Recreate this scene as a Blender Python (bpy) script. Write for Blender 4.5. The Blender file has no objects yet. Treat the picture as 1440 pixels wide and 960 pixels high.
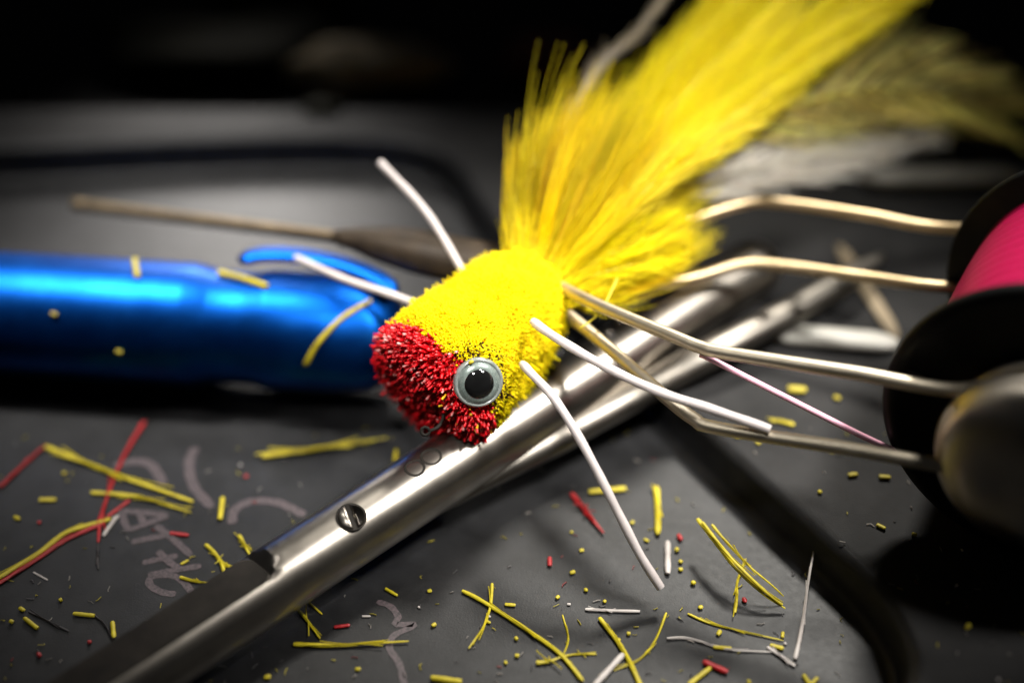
import bpy, bmesh, math, random
import numpy as np
from mathutils import Vector, Matrix, noise as mnoise
from mathutils.geometry import tessellate_polygon
from mathutils.bvhtree import BVHTree

random.seed(7); rng = np.random.default_rng(7)
S = bpy.context.scene
COL = S.collection
S.unit_settings.system = 'METRIC'
S.unit_settings.scale_length = 0.01          # one unit is one centimetre
R = math.radians

# ------------------------------------------------------------------ camera
PITCH = R(38.0); CAM_Z = 12.62; FOC = 2000.0
cam_d = bpy.data.cameras.new('camera'); cam = bpy.data.objects.new('camera', cam_d)
COL.objects.link(cam); S.camera = cam
cam.location = (0, 0, CAM_Z); cam.rotation_euler = (math.pi/2 - PITCH, 0, 0)
cam_d.sensor_width = 36; cam_d.lens = 50; cam_d.clip_start = 0.5; cam_d.clip_end = 1000
cam_d.dof.use_dof = True; cam_d.dof.focus_distance = 16.55
cam_d.dof.aperture_fstop = 0.058
cam_d.dof.aperture_blades = 0
AX = np.array([1.0, 0, 0]); AU = np.array([0, math.sin(PITCH), math.cos(PITCH)])
AF = np.array([0, math.cos(PITCH), -math.sin(PITCH)])
C0 = np.array([0, 0, CAM_Z])

# ------------------------------------------------------------------ world
wd = bpy.data.worlds.new('World'); S.world = wd; wd.use_nodes = True
bgn = wd.node_tree.nodes['Background']
bgn.inputs[0].default_value = (0.9, 0.92, 1.0, 1); bgn.inputs[1].default_value = 0.010

# ------------------------------------------------------------------ lamps
def aim(o, tgt):
    o.rotation_euler = (Vector(tgt) - o.location).to_track_quat('-Z', 'Y').to_euler()
def area(name, loc, tgt, size, power, col, spread=180):
    l = bpy.data.lights.new(name, 'AREA'); l.shape = 'DISK'; l.size = size; l.energy = power
    l.color = col; l.spread = R(spread)
    o = bpy.data.objects.new(name, l); COL.objects.link(o); o.location = loc; aim(o, tgt); return o
def spot(name, loc, tgt, power, col, ang, blend, rad):
    l = bpy.data.lights.new(name, 'SPOT'); l.energy = power; l.color = col
    l.spot_size = R(ang); l.spot_blend = blend; l.shadow_soft_size = rad
    o = bpy.data.objects.new(name, l); COL.objects.link(o); o.location = loc; aim(o, tgt); return o
spot('desk_lamp', (7.0, 30.0, 24.0), (1.5, 13.8, 0.8), 46000, (1.0, 0.96, 0.88), 28, 1.0, 2.2)
area('tray_glare_fill', (-5.6, 29.0, 6.9), (-5.6, 18.6, 0.0), 4.0, 140, (1.0, 0.95, 0.9), 40)  # added low area light, puts the glare on the back tray floor
spot('side_fill_spot', (13.8, 12.0, 23.8), (2.0, 14.0, 1.5), 56000, (1.0, 0.97, 0.92), 27, 1.0, 2.5)  # added spot from the right: fills the fly, draws the forceps highlight
spot('fly_fill_spot', (-3.0, 3.0, 27.0), (0.3, 14.2, 2.0), 50000, (1.0, 0.97, 0.92), 14, 1.0, 2.0)  # added front fill, a tight cone on the fly
area('handle_highlight_fill', (-11.5, 19.0, 26.0), (-5.0, 17.0, 0.8), 4.0, 320, (1.0, 0.97, 0.93), 24)  # added narrow overhead light for the highlight along the blue handle

# ------------------------------------------------------------------ view and engine
S.view_settings.view_transform = 'Standard'; S.view_settings.look = 'None'
S.view_settings.gamma = 1.0; S.view_settings.use_curve_mapping = False
S.view_settings.exposure = 0.15
S.render.engine = 'CYCLES'
S.cycles.use_denoising = True
S.cycles.max_bounces = 12; S.cycles.diffuse_bounces = 8; S.cycles.transmission_bounces = 8; S.cycles.transparent_max_bounces = 8
S.cycles.caustics_reflective = False; S.cycles.caustics_refractive = False
S.cycles.sample_clamp_indirect = 6.0

# ------------------------------------------------------------------ placing
def uv_(px, py): return (px - 720.0)/FOC, (480.0 - py)/FOC
def W(px, py, d):                       # point on the sight line of a pixel, d cm deep
    u, v = uv_(px, py); return C0 + d*(u*AX + v*AU + AF)
def P(px, py, z):                       # point on the sight line of a pixel at height z
    u, v = uv_(px, py); k = u*AX + v*AU + AF
    return C0 + k*((z - CAM_Z)/k[2])

# ------------------------------------------------------------------ materials
def new_mat(name):
    m = bpy.data.materials.new(name); m.use_nodes = True
    nt = m.node_tree; return m, nt, nt.nodes['Principled BSDF']
def setp(b, **k):
    names = dict(rough='Roughness', metal='Metallic', spec='Specular IOR Level', coat='Coat Weight',
                 coatr='Coat Roughness', sss='Subsurface Weight', sheen='Sheen Weight', aniso='Anisotropic')
    for n, v in k.items():
        if names[n] in b.inputs: b.inputs[names[n]].default_value = v
def noise_node(nt, scale, detail=4, rough=0.6, coord='Object'):
    tc = nt.nodes.new('ShaderNodeTexCoord'); n = nt.nodes.new('ShaderNodeTexNoise')
    n.inputs['Scale'].default_value = scale; n.inputs['Detail'].default_value = detail
    n.inputs['Roughness'].default_value = rough
    nt.links.new(tc.outputs[coord], n.inputs['Vector']); return n
def ramp(nt, fac, c0, c1, p0=0.3, p1=0.7):
    r = nt.nodes.new('ShaderNodeValToRGB'); r.color_ramp.elements[0].position = p0
    r.color_ramp.elements[1].position = p1
    r.color_ramp.elements[0].color = (*c0, 1); r.color_ramp.elements[1].color = (*c1, 1)
    nt.links.new(fac, r.inputs['Fac']); return r
def bump(nt, b, h, strength, dist):
    n = nt.nodes.new('ShaderNodeBump'); n.inputs['Strength'].default_value = strength
    n.inputs['Distance'].default_value = dist
    nt.links.new(h, n.inputs['Height']); nt.links.new(n.outputs['Normal'], b.inputs['Normal'])
def var_mat(name, c0, c1, scale=3.0, r0=0.4, r1=0.55, bs=0.0, bscale=60, bdist=0.01, **k):
    m, nt, b = new_mat(name)
    n = noise_node(nt, scale); rp = ramp(nt, n.outputs['Fac'], c0, c1)
    nt.links.new(rp.outputs['Color'], b.inputs['Base Color'])
    mr = nt.nodes.new('ShaderNodeMapRange'); mr.inputs['To Min'].default_value = r0; mr.inputs['To Max'].default_value = r1
    n2 = noise_node(nt, scale*4.3, 6, 0.7); nt.links.new(n2.outputs['Fac'], mr.inputs['Value'])
    nt.links.new(mr.outputs['Result'], b.inputs['Roughness'])
    if bs:
        n3 = noise_node(nt, bscale, 5, 0.6); bump(nt, b, n3.outputs['Fac'], bs, bdist)
    setp(b, **k); return m
def fibre_mat(name, rough=0.5, transl=0.0, spec=0.4):      # colour per strand from the 'tint' attribute
    m, nt, b = new_mat(name)
    at = nt.nodes.new('ShaderNodeAttribute'); at.attribute_name = 'tint'
    nt.links.new(at.outputs['Color'], b.inputs['Base Color']); setp(b, rough=rough, spec=spec)
    if transl:
        t = nt.nodes.new('ShaderNodeBsdfTranslucent'); mx = nt.nodes.new('ShaderNodeMixShader')
        nt.links.new(at.outputs['Color'], t.inputs['Color']); mx.inputs[0].default_value = transl
        out = nt.nodes['Material Output']
        nt.links.new(b.outputs[0], mx.inputs[1]); nt.links.new(t.outputs[0], mx.inputs[2])
        nt.links.new(mx.outputs[0], out.inputs['Surface'])
    return m
M = {}
M['desk'] = var_mat('dark_desk', (.004, .004, .004), (.009, .008, .008), 0.6, .6, .8, spec=.2)
M['mat'] = var_mat('grey_rubber', (.0055, .0055, .0058), (.0145, .0145, .0154), 2.4, .38, .56, bs=.25, bscale=55, bdist=.012, spec=.28)
M['ink'] = var_mat('pink_ink', (.014, .012, .013), (.085, .058, .064), 22, .5, .65)
M['steel'] = var_mat('satin_steel', (.31, .28, .245), (.41, .375, .325), 2.0, .27, .35, bs=.05, bscale=140, bdist=.003, metal=1.0)
M['steel_dark'] = var_mat('dark_steel', (.016, .014, .012), (.030, .026, .022), 3.0, .55, .65, spec=.08)  # also paints the dark reflection on the forceps flat
M['steel_dimmed'] = var_mat('dimmed_steel', (.13, .12, .105), (.20, .18, .155), 2.0, .34, .46, metal=1.0)  # forceps steel in a darker colour, imitating dimmer light on the second arm
M['nickel'] = var_mat('nickel_wire', (.56, .49, .37), (.68, .60, .47), 3.0, .36, .46, bs=.015, bscale=90, bdist=.002, metal=1.0)
M['nickel_warm'] = var_mat('warm_nickel_wire', (.46, .35, .20), (.58, .45, .28), 3.0, .36, .46, metal=1.0)
M['brass'] = var_mat('tarnished_brass', (.10, .072, .042), (.19, .14, .08), 2.0, .35, .5, metal=.8)
M['ferrule'] = var_mat('brown_ferrule', (.022, .015, .009), (.05, .034, .02), 3.0, .35, .55, metal=.4)
M['blue'] = var_mat('blue_anodised', (.002, .052, .28), (.005, .090, .42), 1.5, .36, .46, bs=.02, bscale=120, bdist=.003, metal=1.0)
M['turned'] = var_mat('turned_steel', (.48, .43, .36), (.60, .54, .46), 2.0, .28, .36, bs=.02, bscale=120, bdist=.002, metal=1.0, aniso=.75)
nt_ = M['turned'].node_tree; tn = nt_.nodes.new('ShaderNodeTangent'); tn.direction_type = 'RADIAL'; tn.axis = 'Z'
nt_.links.new(tn.outputs[0], nt_.nodes['Principled BSDF'].inputs['Tangent'])
M['black'] = var_mat('black_plastic', (.004, .004, .004), (.008, .008, .008), 3.0, .36, .5, spec=.16)
M['rubber_white'] = var_mat('white_rubber', (.50, .445, .43), (.58, .52, .50), 6.0, .42, .55, sss=.0)
M['yellow'] = var_mat('yellow_hair', (.34, .27, .006), (.56, .46, .012), 5.0, .42, .6)
M['red'] = var_mat('red_hair', (.24, .005, .008), (.40, .010, .012), 5.0, .38, .55)
M['white'] = var_mat('white_hair', (.36, .32, .30), (.52, .48, .45), 5.0, .45, .6)
M['dark'] = var_mat('dark_thread', (.010, .008, .008), (.025, .02, .02), 5.0, .5, .7)
M['core'] = var_mat('packed_hair', (.85, .62, .002), (.97, .78, .003), 7.0, .6, .8, bs=.4, bscale=30, bdist=.02)
M['core_red'] = var_mat('packed_red_hair', (.30, .006, .008), (.45, .01, .01), 7.0, .6, .8)
M['fuzz'] = fibre_mat('clipped_hair', .6, .42, .2)
M['bristle'] = fibre_mat('stiff_hair', .40, .0, .4)
M['barb'] = fibre_mat('feather_barb', .42, .5, .4)
M['iris'] = var_mat('silver_iris', (.15, .19, .175), (.30, .35, .32), 14.0, .22, .32, metal=.35, coat=1.0, coatr=.04)
M['pupil'] = var_mat('black_pupil', (.004, .004, .004), (.008, .008, .008), 3.0, .06, .09, coat=1.0, coatr=.03)
M['rim'] = var_mat('grey_rim', (.12, .14, .13), (.26, .28, .265), 9.0, .2, .3, coat=.8, coatr=.05)
M['tan'] = var_mat('tan_fur', (.18, .14, .08), (.32, .26, .16), 3.0, .6, .8)
M['olive'] = var_mat('olive_cloth', (.006, .006, .003), (.012, .011, .006), 2.0, .7, .9, spec=.1)
M['maroon'] = var_mat('maroon_cloth', (.07, .018, .016), (.12, .03, .026), 2.0, .6, .8)
M['strip_white'] = var_mat('strip_white', (.30, .29, .25), (.42, .40, .36), 2.0, .35, .5)
M['card'] = var_mat('tan_card', (.22, .17, .10), (.32, .25, .16), 2.0, .6, .8)
def thread_mat():
    m, nt, b = new_mat('pink_thread')
    tc = nt.nodes.new('ShaderNodeTexCoord'); w = nt.nodes.new('ShaderNodeTexWave')
    w.wave_type = 'BANDS'; w.bands_direction = 'Z'; w.inputs['Scale'].default_value = 9.0
    w.inputs['Distortion'].default_value = 1.2; w.inputs['Detail'].default_value = 2.0
    nt.links.new(tc.outputs['Object'], w.inputs['Vector'])
    n = noise_node(nt, 14, 4); mx = nt.nodes.new('ShaderNodeMath'); mx.operation = 'MULTIPLY_ADD'
    mx.inputs[1].default_value = .5
    nt.links.new(w.outputs['Fac'], mx.inputs[0]); nt.links.new(n.outputs['Fac'], mx.inputs[2])
    rp = ramp(nt, mx.outputs[0], (.26, .001, .032), (.42, .003, .065), .2, .9)
    nt.links.new(rp.outputs['Color'], b.inputs['Base Color'])
    bump(nt, b, w.outputs['Fac'], .5, .015); setp(b, rough=.42, spec=.4); return m
M['thread'] = thread_mat()
M['pink'] = var_mat('pink_strand', (.90, .42, .56), (.95, .54, .66), 8.0, .4, .5)

# ------------------------------------------------------------------ object helpers
ORG = {}
def base(parent):
    return ORG.get(parent.name, Vector((0, 0, 0))) if parent else Vector((0, 0, 0))
def tag(o, label=None, cat=None, group=None, kind=None):
    if label: o['label'] = label
    if cat: o['category'] = cat
    if group: o['group'] = group
    if kind: o['kind'] = kind
    return o
def thing(name, loc, label, cat, group=None):
    o = bpy.data.objects.new(name, None); o.empty_display_size = .2; COL.objects.link(o)
    o.location = loc; ORG[o.name] = Vector(loc); return tag(o, label, cat, group)
def mk(name, verts, faces, m, parent=None, smooth=True, origin=None, tint=None):
    V = np.asarray(verts, dtype=float).reshape(-1, 3)
    org = Vector(origin) if origin is not None else Vector((*V[:, :2].mean(0), V[:, 2].min()))
    me = bpy.data.meshes.new(name)
    if isinstance(faces, np.ndarray):
        F = faces.astype(np.int32); k = F.shape[1]; me.vertices.add(len(V)); me.loops.add(F.size); me.polygons.add(len(F))
        me.vertices.foreach_set('co', (V - np.array(org)).ravel())
        me.loops.foreach_set('vertex_index', F.ravel())
        me.polygons.foreach_set('loop_start', np.arange(len(F), dtype=np.int32)*k)
        me.update(calc_edges=True)
    else:
        me.from_pydata([tuple(v) for v in (V - np.array(org))], [], faces)
    me.polygons.foreach_set('use_smooth', np.full(len(me.polygons), smooth))
    if tint is not None:
        a = me.color_attributes.new('tint', 'FLOAT_COLOR', 'POINT')
        a.data.foreach_set('color', np.hstack([tint, np.ones((len(tint), 1))]).ravel())
    me.materials.append(M[m]); me.update()
    o = bpy.data.objects.new(name, me); COL.objects.link(o)
    o.location = org - base(parent)
    if parent: o.parent = parent
    ORG[o.name] = org; return o
def spline(pts, n):
    p = np.asarray(pts, float)
    if len(p) == 2: return p[0] + np.linspace(0, 1, n)[:, None]*(p[1] - p[0])
    q = np.vstack([2*p[0] - p[1], p, 2*p[-1] - p[-2]])
    seg = np.linalg.norm(np.diff(p, axis=0), axis=1); cum = np.concatenate([[0], np.cumsum(seg)])
    s = np.linspace(0, cum[-1], n); i = np.clip(np.searchsorted(cum, s, 'right') - 1, 0, len(seg) - 1)
    t = ((s - cum[i])/seg[i])[:, None]
    a, b, c, d = q[i], q[i+1], q[i+2], q[i+3]
    return .5*(2*b + (c - a)*t + (2*a - 5*b + 4*c - d)*t**2 + (3*b - a - 3*c + d)*t**3)
def frames(p, up=(0, 0, 1)):
    T = np.gradient(p, axis=0); T /= np.linalg.norm(T, axis=1)[:, None] + 1e-12
    u = np.array(up, float); N = []
    for t in T:
        u2 = u - t*np.dot(u, t)
        if np.linalg.norm(u2) < 1e-4: u2 = np.cross(t, [1, 0, 0])
        u2 /= np.linalg.norm(u2); N.append(u2); u = u2
    N = np.array(N); return T, N, np.cross(T, N)
def tube(p, r, k=12, caps=True, flat=1.0, up=(0, 0, 1)):
    p = np.asarray(p, float); n = len(p); r = np.broadcast_to(np.asarray(r, float), (n,))
    T, N, B = frames(p, up); th = np.arange(k)*2*math.pi/k
    V = p[:, None, :] + r[:, None, None]*(np.cos(th)[None, :, None]*N[:, None, :]*flat + np.sin(th)[None, :, None]*B[:, None, :])
    V = V.reshape(-1, 3); F = []
    for i in range(n - 1):
        for j in range(k):
            F.append((i*k + j, i*k + (j+1) % k, (i+1)*k + (j+1) % k, (i+1)*k + j))
    if caps:
        F.append(tuple(range(k))[::-1]); F.append(tuple((n-1)*k + j for j in range(k)))
    return V, F
def lathe(c, axis, prof, k=64, up=(0, 0, 1)):            # prof: (along axis, radius)
    a = np.asarray(axis, float); a /= np.linalg.norm(a)
    u = np.array(up, float); u = u - a*np.dot(u, a); u /= np.linalg.norm(u); w = np.cross(a, u)
    V, F = [], []; th = np.arange(k)*2*math.pi/k
    for s, r in prof:
        for t in th: V.append(np.asarray(c) + a*s + r*(math.cos(t)*u + math.sin(t)*w))
    n = len(prof)
    for i in range(n - 1):
        for j in range(k): F.append((i*k + j, i*k + (j+1) % k, (i+1)*k + (j+1) % k, (i+1)*k + j))
    F.append(tuple(range(k))[::-1]); F.append(tuple((n-1)*k + j for j in range(k)))
    return V, F
def strands(paths, rad, k=3, tint=None):                 # paths (N,S,3), rad (N,S) -> quads, tints per vertex
    N, Sg, _ = paths.shape
    T = np.gradient(paths, axis=1); T /= np.linalg.norm(T, axis=2, keepdims=True) + 1e-12
    ref = np.array([.31, .22, .92]); A = np.cross(T, ref); A /= np.linalg.norm(A, axis=2, keepdims=True) + 1e-9
    B = np.cross(T, A); th = np.arange(k)*2*math.pi/k
    V = paths[:, :, None, :] + rad[:, :, None, None]*(np.cos(th)[None, None, :, None]*A[:, :, None, :] + np.sin(th)[None, None, :, None]*B[:, :, None, :])
    idx = np.arange(N*Sg*k).reshape(N, Sg, k)
    j2 = np.roll(np.arange(k), -1)
    q = np.stack([idx[:, :-1, :], idx[:, :-1, :][:, :, j2], idx[:, 1:, :][:, :, j2], idx[:, 1:, :]], axis=-1).reshape(-1, 4)
    if k == 4: q = np.vstack([q, idx[:, -1, :]])
    t = None if tint is None else np.repeat(tint, Sg*k, axis=0) if tint.ndim == 2 else np.repeat(tint.reshape(-1, 3), k, axis=0)
    return V.reshape(-1, 3), q, t

# ================================================================== SETTING
def quad(x0, x1, y0, y1, z): return [(x0, y0, z), (x1, y0, z), (x1, y1, z), (x0, y1, z)], [(0, 1, 2, 3)]
o = mk('desk_top', *quad(-150, 150, -60, 240, -.30), 'desk', smooth=False); tag(o, kind='structure')

TOP = 0.60
rim_px = [(-300, 205), (0, 203), (250, 193), (450, 188), (570, 195), (640, 222), (678, 275), (735, 350), (818, 428), (905, 510),
          (1000, 600), (1100, 690), (1200, 780), (1252, 836), (1287, 900), (1290, 950), (1255, 1005), (1150, 1060), (900, 1110)]
rim = [P(x, y, TOP) for x, y in rim_px] + [np.array([-3., 7.6, TOP]), np.array([-9., 7.4, TOP]), np.array([-11.5, 9, TOP]), np.array([-12.3, 14, TOP])]
rim = np.array(rim + [rim[0]])
rim = spline(rim, 241)[:-1]
def build_mat():
    n = len(rim); L2 = rim[:, :2]
    tan = np.roll(L2, -1, 0) - np.roll(L2, 1, 0); tan /= np.linalg.norm(tan, axis=1)[:, None]
    nor = np.stack([tan[:, 1], -tan[:, 0]], 1)                    # clockwise loop: the inside lies to the right
    cen = L2.mean(0)
    if ((cen - L2)*nor).sum(1).mean() < 0: nor = -nor
    prof = [(-.09, TOP), (-.02, TOP - .015), (.05, TOP - .06), (.10, TOP - .14), (.12, .14), (.16, .055), (.24, .012), (.34, 0)]
    V, F = [], []
    for off, z in prof:
        for p, q in zip(L2, nor): V.append((*(p + q*off), z))
    for i in range(len(prof) - 1):
        for j in range(n): F.append((i*n + j, i*n + (j+1) % n, (i+1)*n + (j+1) % n, (i+1)*n + j))
    x0, x1, y0, y1, r = -19., 15., 3., 21.9, 1.2
    out = []
    for cx, cy, a0 in ((x1 - r, y1 - r, 0), (x0 + r, y1 - r, 90), (x0 + r, y0 + r, 180), (x1 - r, y0 + r, 270)):
        for q in range(9):
            t = R(a0 + q*90/8); out.append((cx + r*math.cos(t), cy + r*math.sin(t)))
    o0 = len(V); no = len(out)
    eprof = [(0, TOP), (.04, TOP - .012), (.08, TOP - .06), (.09, -.298)]
    oc = np.array(out); on = oc - np.roll(oc, 1, 0); on = np.stack([(np.roll(oc, -1, 0) - np.roll(oc, 1, 0))[:, 1], -(np.roll(oc, -1, 0) - np.roll(oc, 1, 0))[:, 0]], 1)
    on /= np.linalg.norm(on, axis=1)[:, None]
    for off, z in eprof:
        for p, q in zip(oc, on): V.append((*(p + q*off), z))
    for i in range(len(eprof) - 1):
        for j in range(no): F.append((o0 + i*no + j, o0 + (i+1)*no + j, o0 + (i+1)*no + (j+1) % no, o0 + i*no + (j+1) % no))
    outer = [Vector((*V[o0 + j][:2], 0)) for j in range(no)]
    hole = [Vector((*V[j][:2], 0)) for j in range(n)]
    ids = [o0 + j for j in range(no)] + list(range(n))
    for t in tessellate_polygon([outer, hole]): F.append(tuple(ids[i] for i in t))
    fl0 = (len(prof) - 1)*n
    for t in tessellate_polygon([[Vector((*V[fl0 + j][:2], 0)) for j in range(n)]]): F.append(tuple(fl0 + i for i in t))
    bm = bmesh.new(); vs = [bm.verts.new(v) for v in V]
    for f in F:
        try: bm.faces.new([vs[i] for i in f])
        except ValueError: pass
    bmesh.ops.recalc_face_normals(bm, faces=bm.faces)
    bm.verts.index_update()
    VV = [tuple(v.co) for v in bm.verts]; FF = [tuple(v.index for v in f.verts) for f in bm.faces]; bm.free()
    return VV, FF
M['mat_rim'] = var_mat('grey_rubber_textured', (.014, .0138, .0138), (.027, .0262, .0262), 0.9, .58, .74, bs=.35, bscale=40, bdist=.015, spec=.12)
o = mk('work_mat', *build_mat(), 'mat', smooth=True, origin=(0, 12, -.3))
o.data.set_sharp_from_angle(angle=R(40))
o.data.materials.append(M['mat_rim'])
for f_ in o.data.polygons:
    if f_.center.z + o.location.z > TOP - .03: f_.material_index = 1
tag(o, 'dark grey rubber work mat with a wide sunken tray under the tools', 'mat')
mat_o = o

def ribbon(pts, w, z):                                    # a flat print stroke, 4 mm-scale film on the tray floor
    p = spline([P(x, y, z) for x, y in pts], max(8, 5*len(pts)))
    T = np.gradient(p, axis=0); T /= np.linalg.norm(T, axis=1)[:, None]
    N = np.stack([T[:, 1], -T[:, 0], np.zeros(len(T))], 1)
    ww = w*(1 + .09*np.sin(np.arange(len(p))*1.7)); ww[0] *= .6; ww[-1] *= .6
    V = np.vstack([p + N*ww[:, None]/2, p - N*ww[:, None]/2]); n = len(p)
    return V.tolist(), [(i, i+1, n+i+1, n+i) for i in range(n - 1)]
def strokes(name, lines, w):
    V, F = [], []
    for i, l in enumerate(lines):
        v, f = ribbon(l, w, .006 + .0025*i); k = len(V); V += v; F += [tuple(a + k for a in q) for q in f]
    return mk(name, V, F, 'ink', mat_o)
strokes('letter', [[(170, 718), (203, 720), (237, 725)], [(170, 716), (174, 730), (180, 746)], [(180, 745), (208, 735), (237, 724)], [(196, 721), (203, 738)]], .090)
strokes('letter', [[(184, 762), (207, 757), (233, 752)], [(219, 738), (243, 757), (269, 781)]], .090)
strokes('letter', [[(200, 791), (222, 786), (250, 781)], [(208, 808), (245, 801), (283, 795)], [(222, 774), (236, 788), (254, 800)]], .090)
strokes('letter', [[(247, 835), (228, 832), (211, 822), (213, 811), (235, 808), (254, 814), (270, 832)]], .090)
for l, w in (([(160, 655), (190, 648), (214, 655), (231, 681)], .13), ([(275, 628), (266, 650), (272, 682), (298, 713)], .13),
             ([(326, 736), (330, 717), (352, 705), (390, 706), (429, 724)], .12),
             ([(530, 845), (549, 852), (560, 867), (556, 877), (583, 878), (554, 893), (548, 911), (562, 934), (571, 975)], .08)):
    strokes('printed_line', [l], w)

# ================================================================== FAR THINGS
def lump(name, px, py, z, size, m, label, cat, seed, squash=.5):
    c = P(px, py, z); V, F = [], []; nu, nv = 20, 12
    for i in range(nv + 1):
        ph = math.pi*i/nv
        for j in range(nu):
            t = 2*math.pi*j/nu; d = np.array([math.sin(ph)*math.cos(t), math.sin(ph)*math.sin(t), math.cos(ph)])
            r = 1 + .35*mnoise.noise(Vector(d*1.7 + seed)) + .15*mnoise.noise(Vector(d*5 + seed))
            q = c + d*r*np.array([size[0], size[1], size[2]]); q[2] = max(q[2], z - size[2]*squash); V.append(q)
    for i in range(nv):
        for j in range(nu): F.append((i*nu + j, (i+1)*nu + j, (i+1)*nu + (j+1) % nu, i*nu + (j+1) % nu))
    return tag(mk(name, V, F, m), label, cat)
lump('fur_scrap', 525, 92, .15, (1.5, .7, .5), 'tan', 'pale tan scrap of fur, brightest blurred lump on the dark desk behind the mat', 'fur', 3)
lump('cloth_scrap', 330, 70, .1, (2.6, 1.0, .5), 'olive', 'dull olive wad left of the tan scrap, blurred on the dark desk', 'cloth', 11)
lump('cloth_scrap', 770, 78, .1, (.9, .6, .45), 'maroon', 'dark maroon wad blurred just left of the tail feathers on the far desk', 'cloth', 17)
lump('cloth_scrap', 400, 8, .1, (1.4, .8, .6), 'olive', 'olive bundle at the top edge above the tan scrap', 'cloth', 23)
lump('fur_tuft', 452, 152, TOP + .05, (.35, .2, .12), 'olive', 'small ochre tuft lying on the far rim of the mat', 'fur', 31)
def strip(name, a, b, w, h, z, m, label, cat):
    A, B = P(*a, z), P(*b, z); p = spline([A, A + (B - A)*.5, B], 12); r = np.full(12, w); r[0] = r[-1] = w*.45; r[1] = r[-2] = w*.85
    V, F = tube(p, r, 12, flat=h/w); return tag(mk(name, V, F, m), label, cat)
strip('pale_strip', (1080, 467), (1262, 483), .20, .10, TOP + .10, 'strip_white', 'white rounded plastic strip on the mat between the two wire arms', 'strip')  # pale flattened tubes laid on the mat
strip('pale_strip', (1215, 252), (1440, 246), .26, .12, TOP + .12, 'strip_white', 'pale plastic strip on the mat behind the upper edge of the spool', 'strip')
strip('card_scrap', (1180, 345), (1262, 475), .11, .03, TOP + .03, 'card', 'narrow tan card strip lying on the mat under the far wires', 'scrap')

# ================================================================== BLUE TOOL
def blue_tool():
    A = P(-160, 430, .92); B = P(562, 474, .92)
    ax = B - A; Ln = np.linalg.norm(ax); ax /= Ln
    t = thing('blue_tool', Vector((*((A + B)/2)[:2], 0)), 'metallic blue tool handle lying in the tray behind the fly head', 'tool')
    s3 = lambda px: (P(px, 445, .88) - A) @ ax
    a, b, c, d = s3(285), s3(312), s3(352), s3(372)
    prof = [(-.4, .82), (0, .83), (a - 1.2, .84), (a - .08, .84), (a, .835), (b, .775), (b + .05, .765), (c, .755), (d, .765), (d + .15, .80), (d + .3, .81), (Ln - .9, .80), (Ln - .35, .74), (Ln - .1, .60), (Ln + .05, .36)]
    mk('handle', *lathe(A, ax, prof, 72), 'blue', t)
    cp = spline([W(335, 366, 18.95), W(372, 358, 19.0), W(430, 361, 18.95), W(490, 374, 18.8), W(530, 391, 18.65), W(556, 412, 18.5)], 40)
    mk('clip', *tube(cp, np.concatenate([[.07, .11], np.full(36, .15), [.11, .07]]), 16, flat=.5), 'blue', t)
blue_tool()

# ================================================================== BOBBIN HOLDER AND SPOOL
SPX = np.array([math.sin(R(28)), math.cos(R(28)), 0])           # spool axis, near to far
def bobbin():
    hub = W(745, 382, 18.3)
    tip = P(108, 288, 1.30); mid = W(480, 334, 19.35)
    t = thing('bobbin_holder', Vector((hub[0], hub[1], TOP)), 'thread bobbin holder with thin brass tube and four bent nickel wires gripping the spool', 'bobbin')
    axis = (mid - tip)/np.linalg.norm(mid - tip)
    tb = mk('tube', *tube(spline([tip, tip + (mid - tip)*.5, mid + axis*.3], 16), .088, 16), 'brass', t)
    mk('tube_mouth', *tube(spline([tip - axis*.05, tip + axis*.16], 6), [.085, .095, .098, .098, .095, .085], 16), 'brass', tb)
    p = spline([mid - axis*.1, mid + axis*.25, W(570, 350, 18.95), W(650, 366, 18.6), hub + axis*.2], 18)
    r = np.array([.12, .16, .2, .24, .28, .31, .33, .35, .36, .36, .36, .36, .36, .35, .34, .32, .28, .2])
    mk('ferrule', *tube(p, r, 20, flat=.75), 'ferrule', t)
    nf = W(1468, 639, 15.0)                                    # near foot centre
    return t, hub, nf
bob, hub, nfoot = bobbin()
near_c = nfoot + SPX*.50
SW = 2.7
far_c = near_c + SPX*SW
ffoot = far_c + SPX*.50
def foot(c, sgn, name='foot'):
    # domed metal disc with a groove for the wire; sgn -1 faces the camera
    prof = [(0.36, .30), (.34, .70), (.30, .84), (.22, .88), (.17, .86), (.13, .80), (.05, .80), (.01, .86), (-.04, .93), (-.12, .945), (-.20, .93), (-.25, .90)] + [(-.25 - .34*math.sin(math.pi/2*q/12), .90*math.cos(math.pi/2*q/12) + .012) for q in range(1, 13)]
    prof = [(s*(-sgn)*1.1, r*1.17) for s, r in prof]
    f = mk(name, *lathe((0, 0, 0), (0, 0, 1), prof, 96, up=(1, 0, 0)), 'turned', bob, origin=(0, 0, 0))
    f.rotation_euler = Vector(SPX).to_track_quat('Z', 'Y').to_euler()
    f.location = Vector(c) - base(bob); ORG[f.name] = Vector(c); return f
foot(nfoot, -1); foot(ffoot, 1)
def wire(path, name='wire_arm'):
    p = spline(path, 60); return mk(name, *tube(p, .085, 14), 'nickel', bob)
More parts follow.
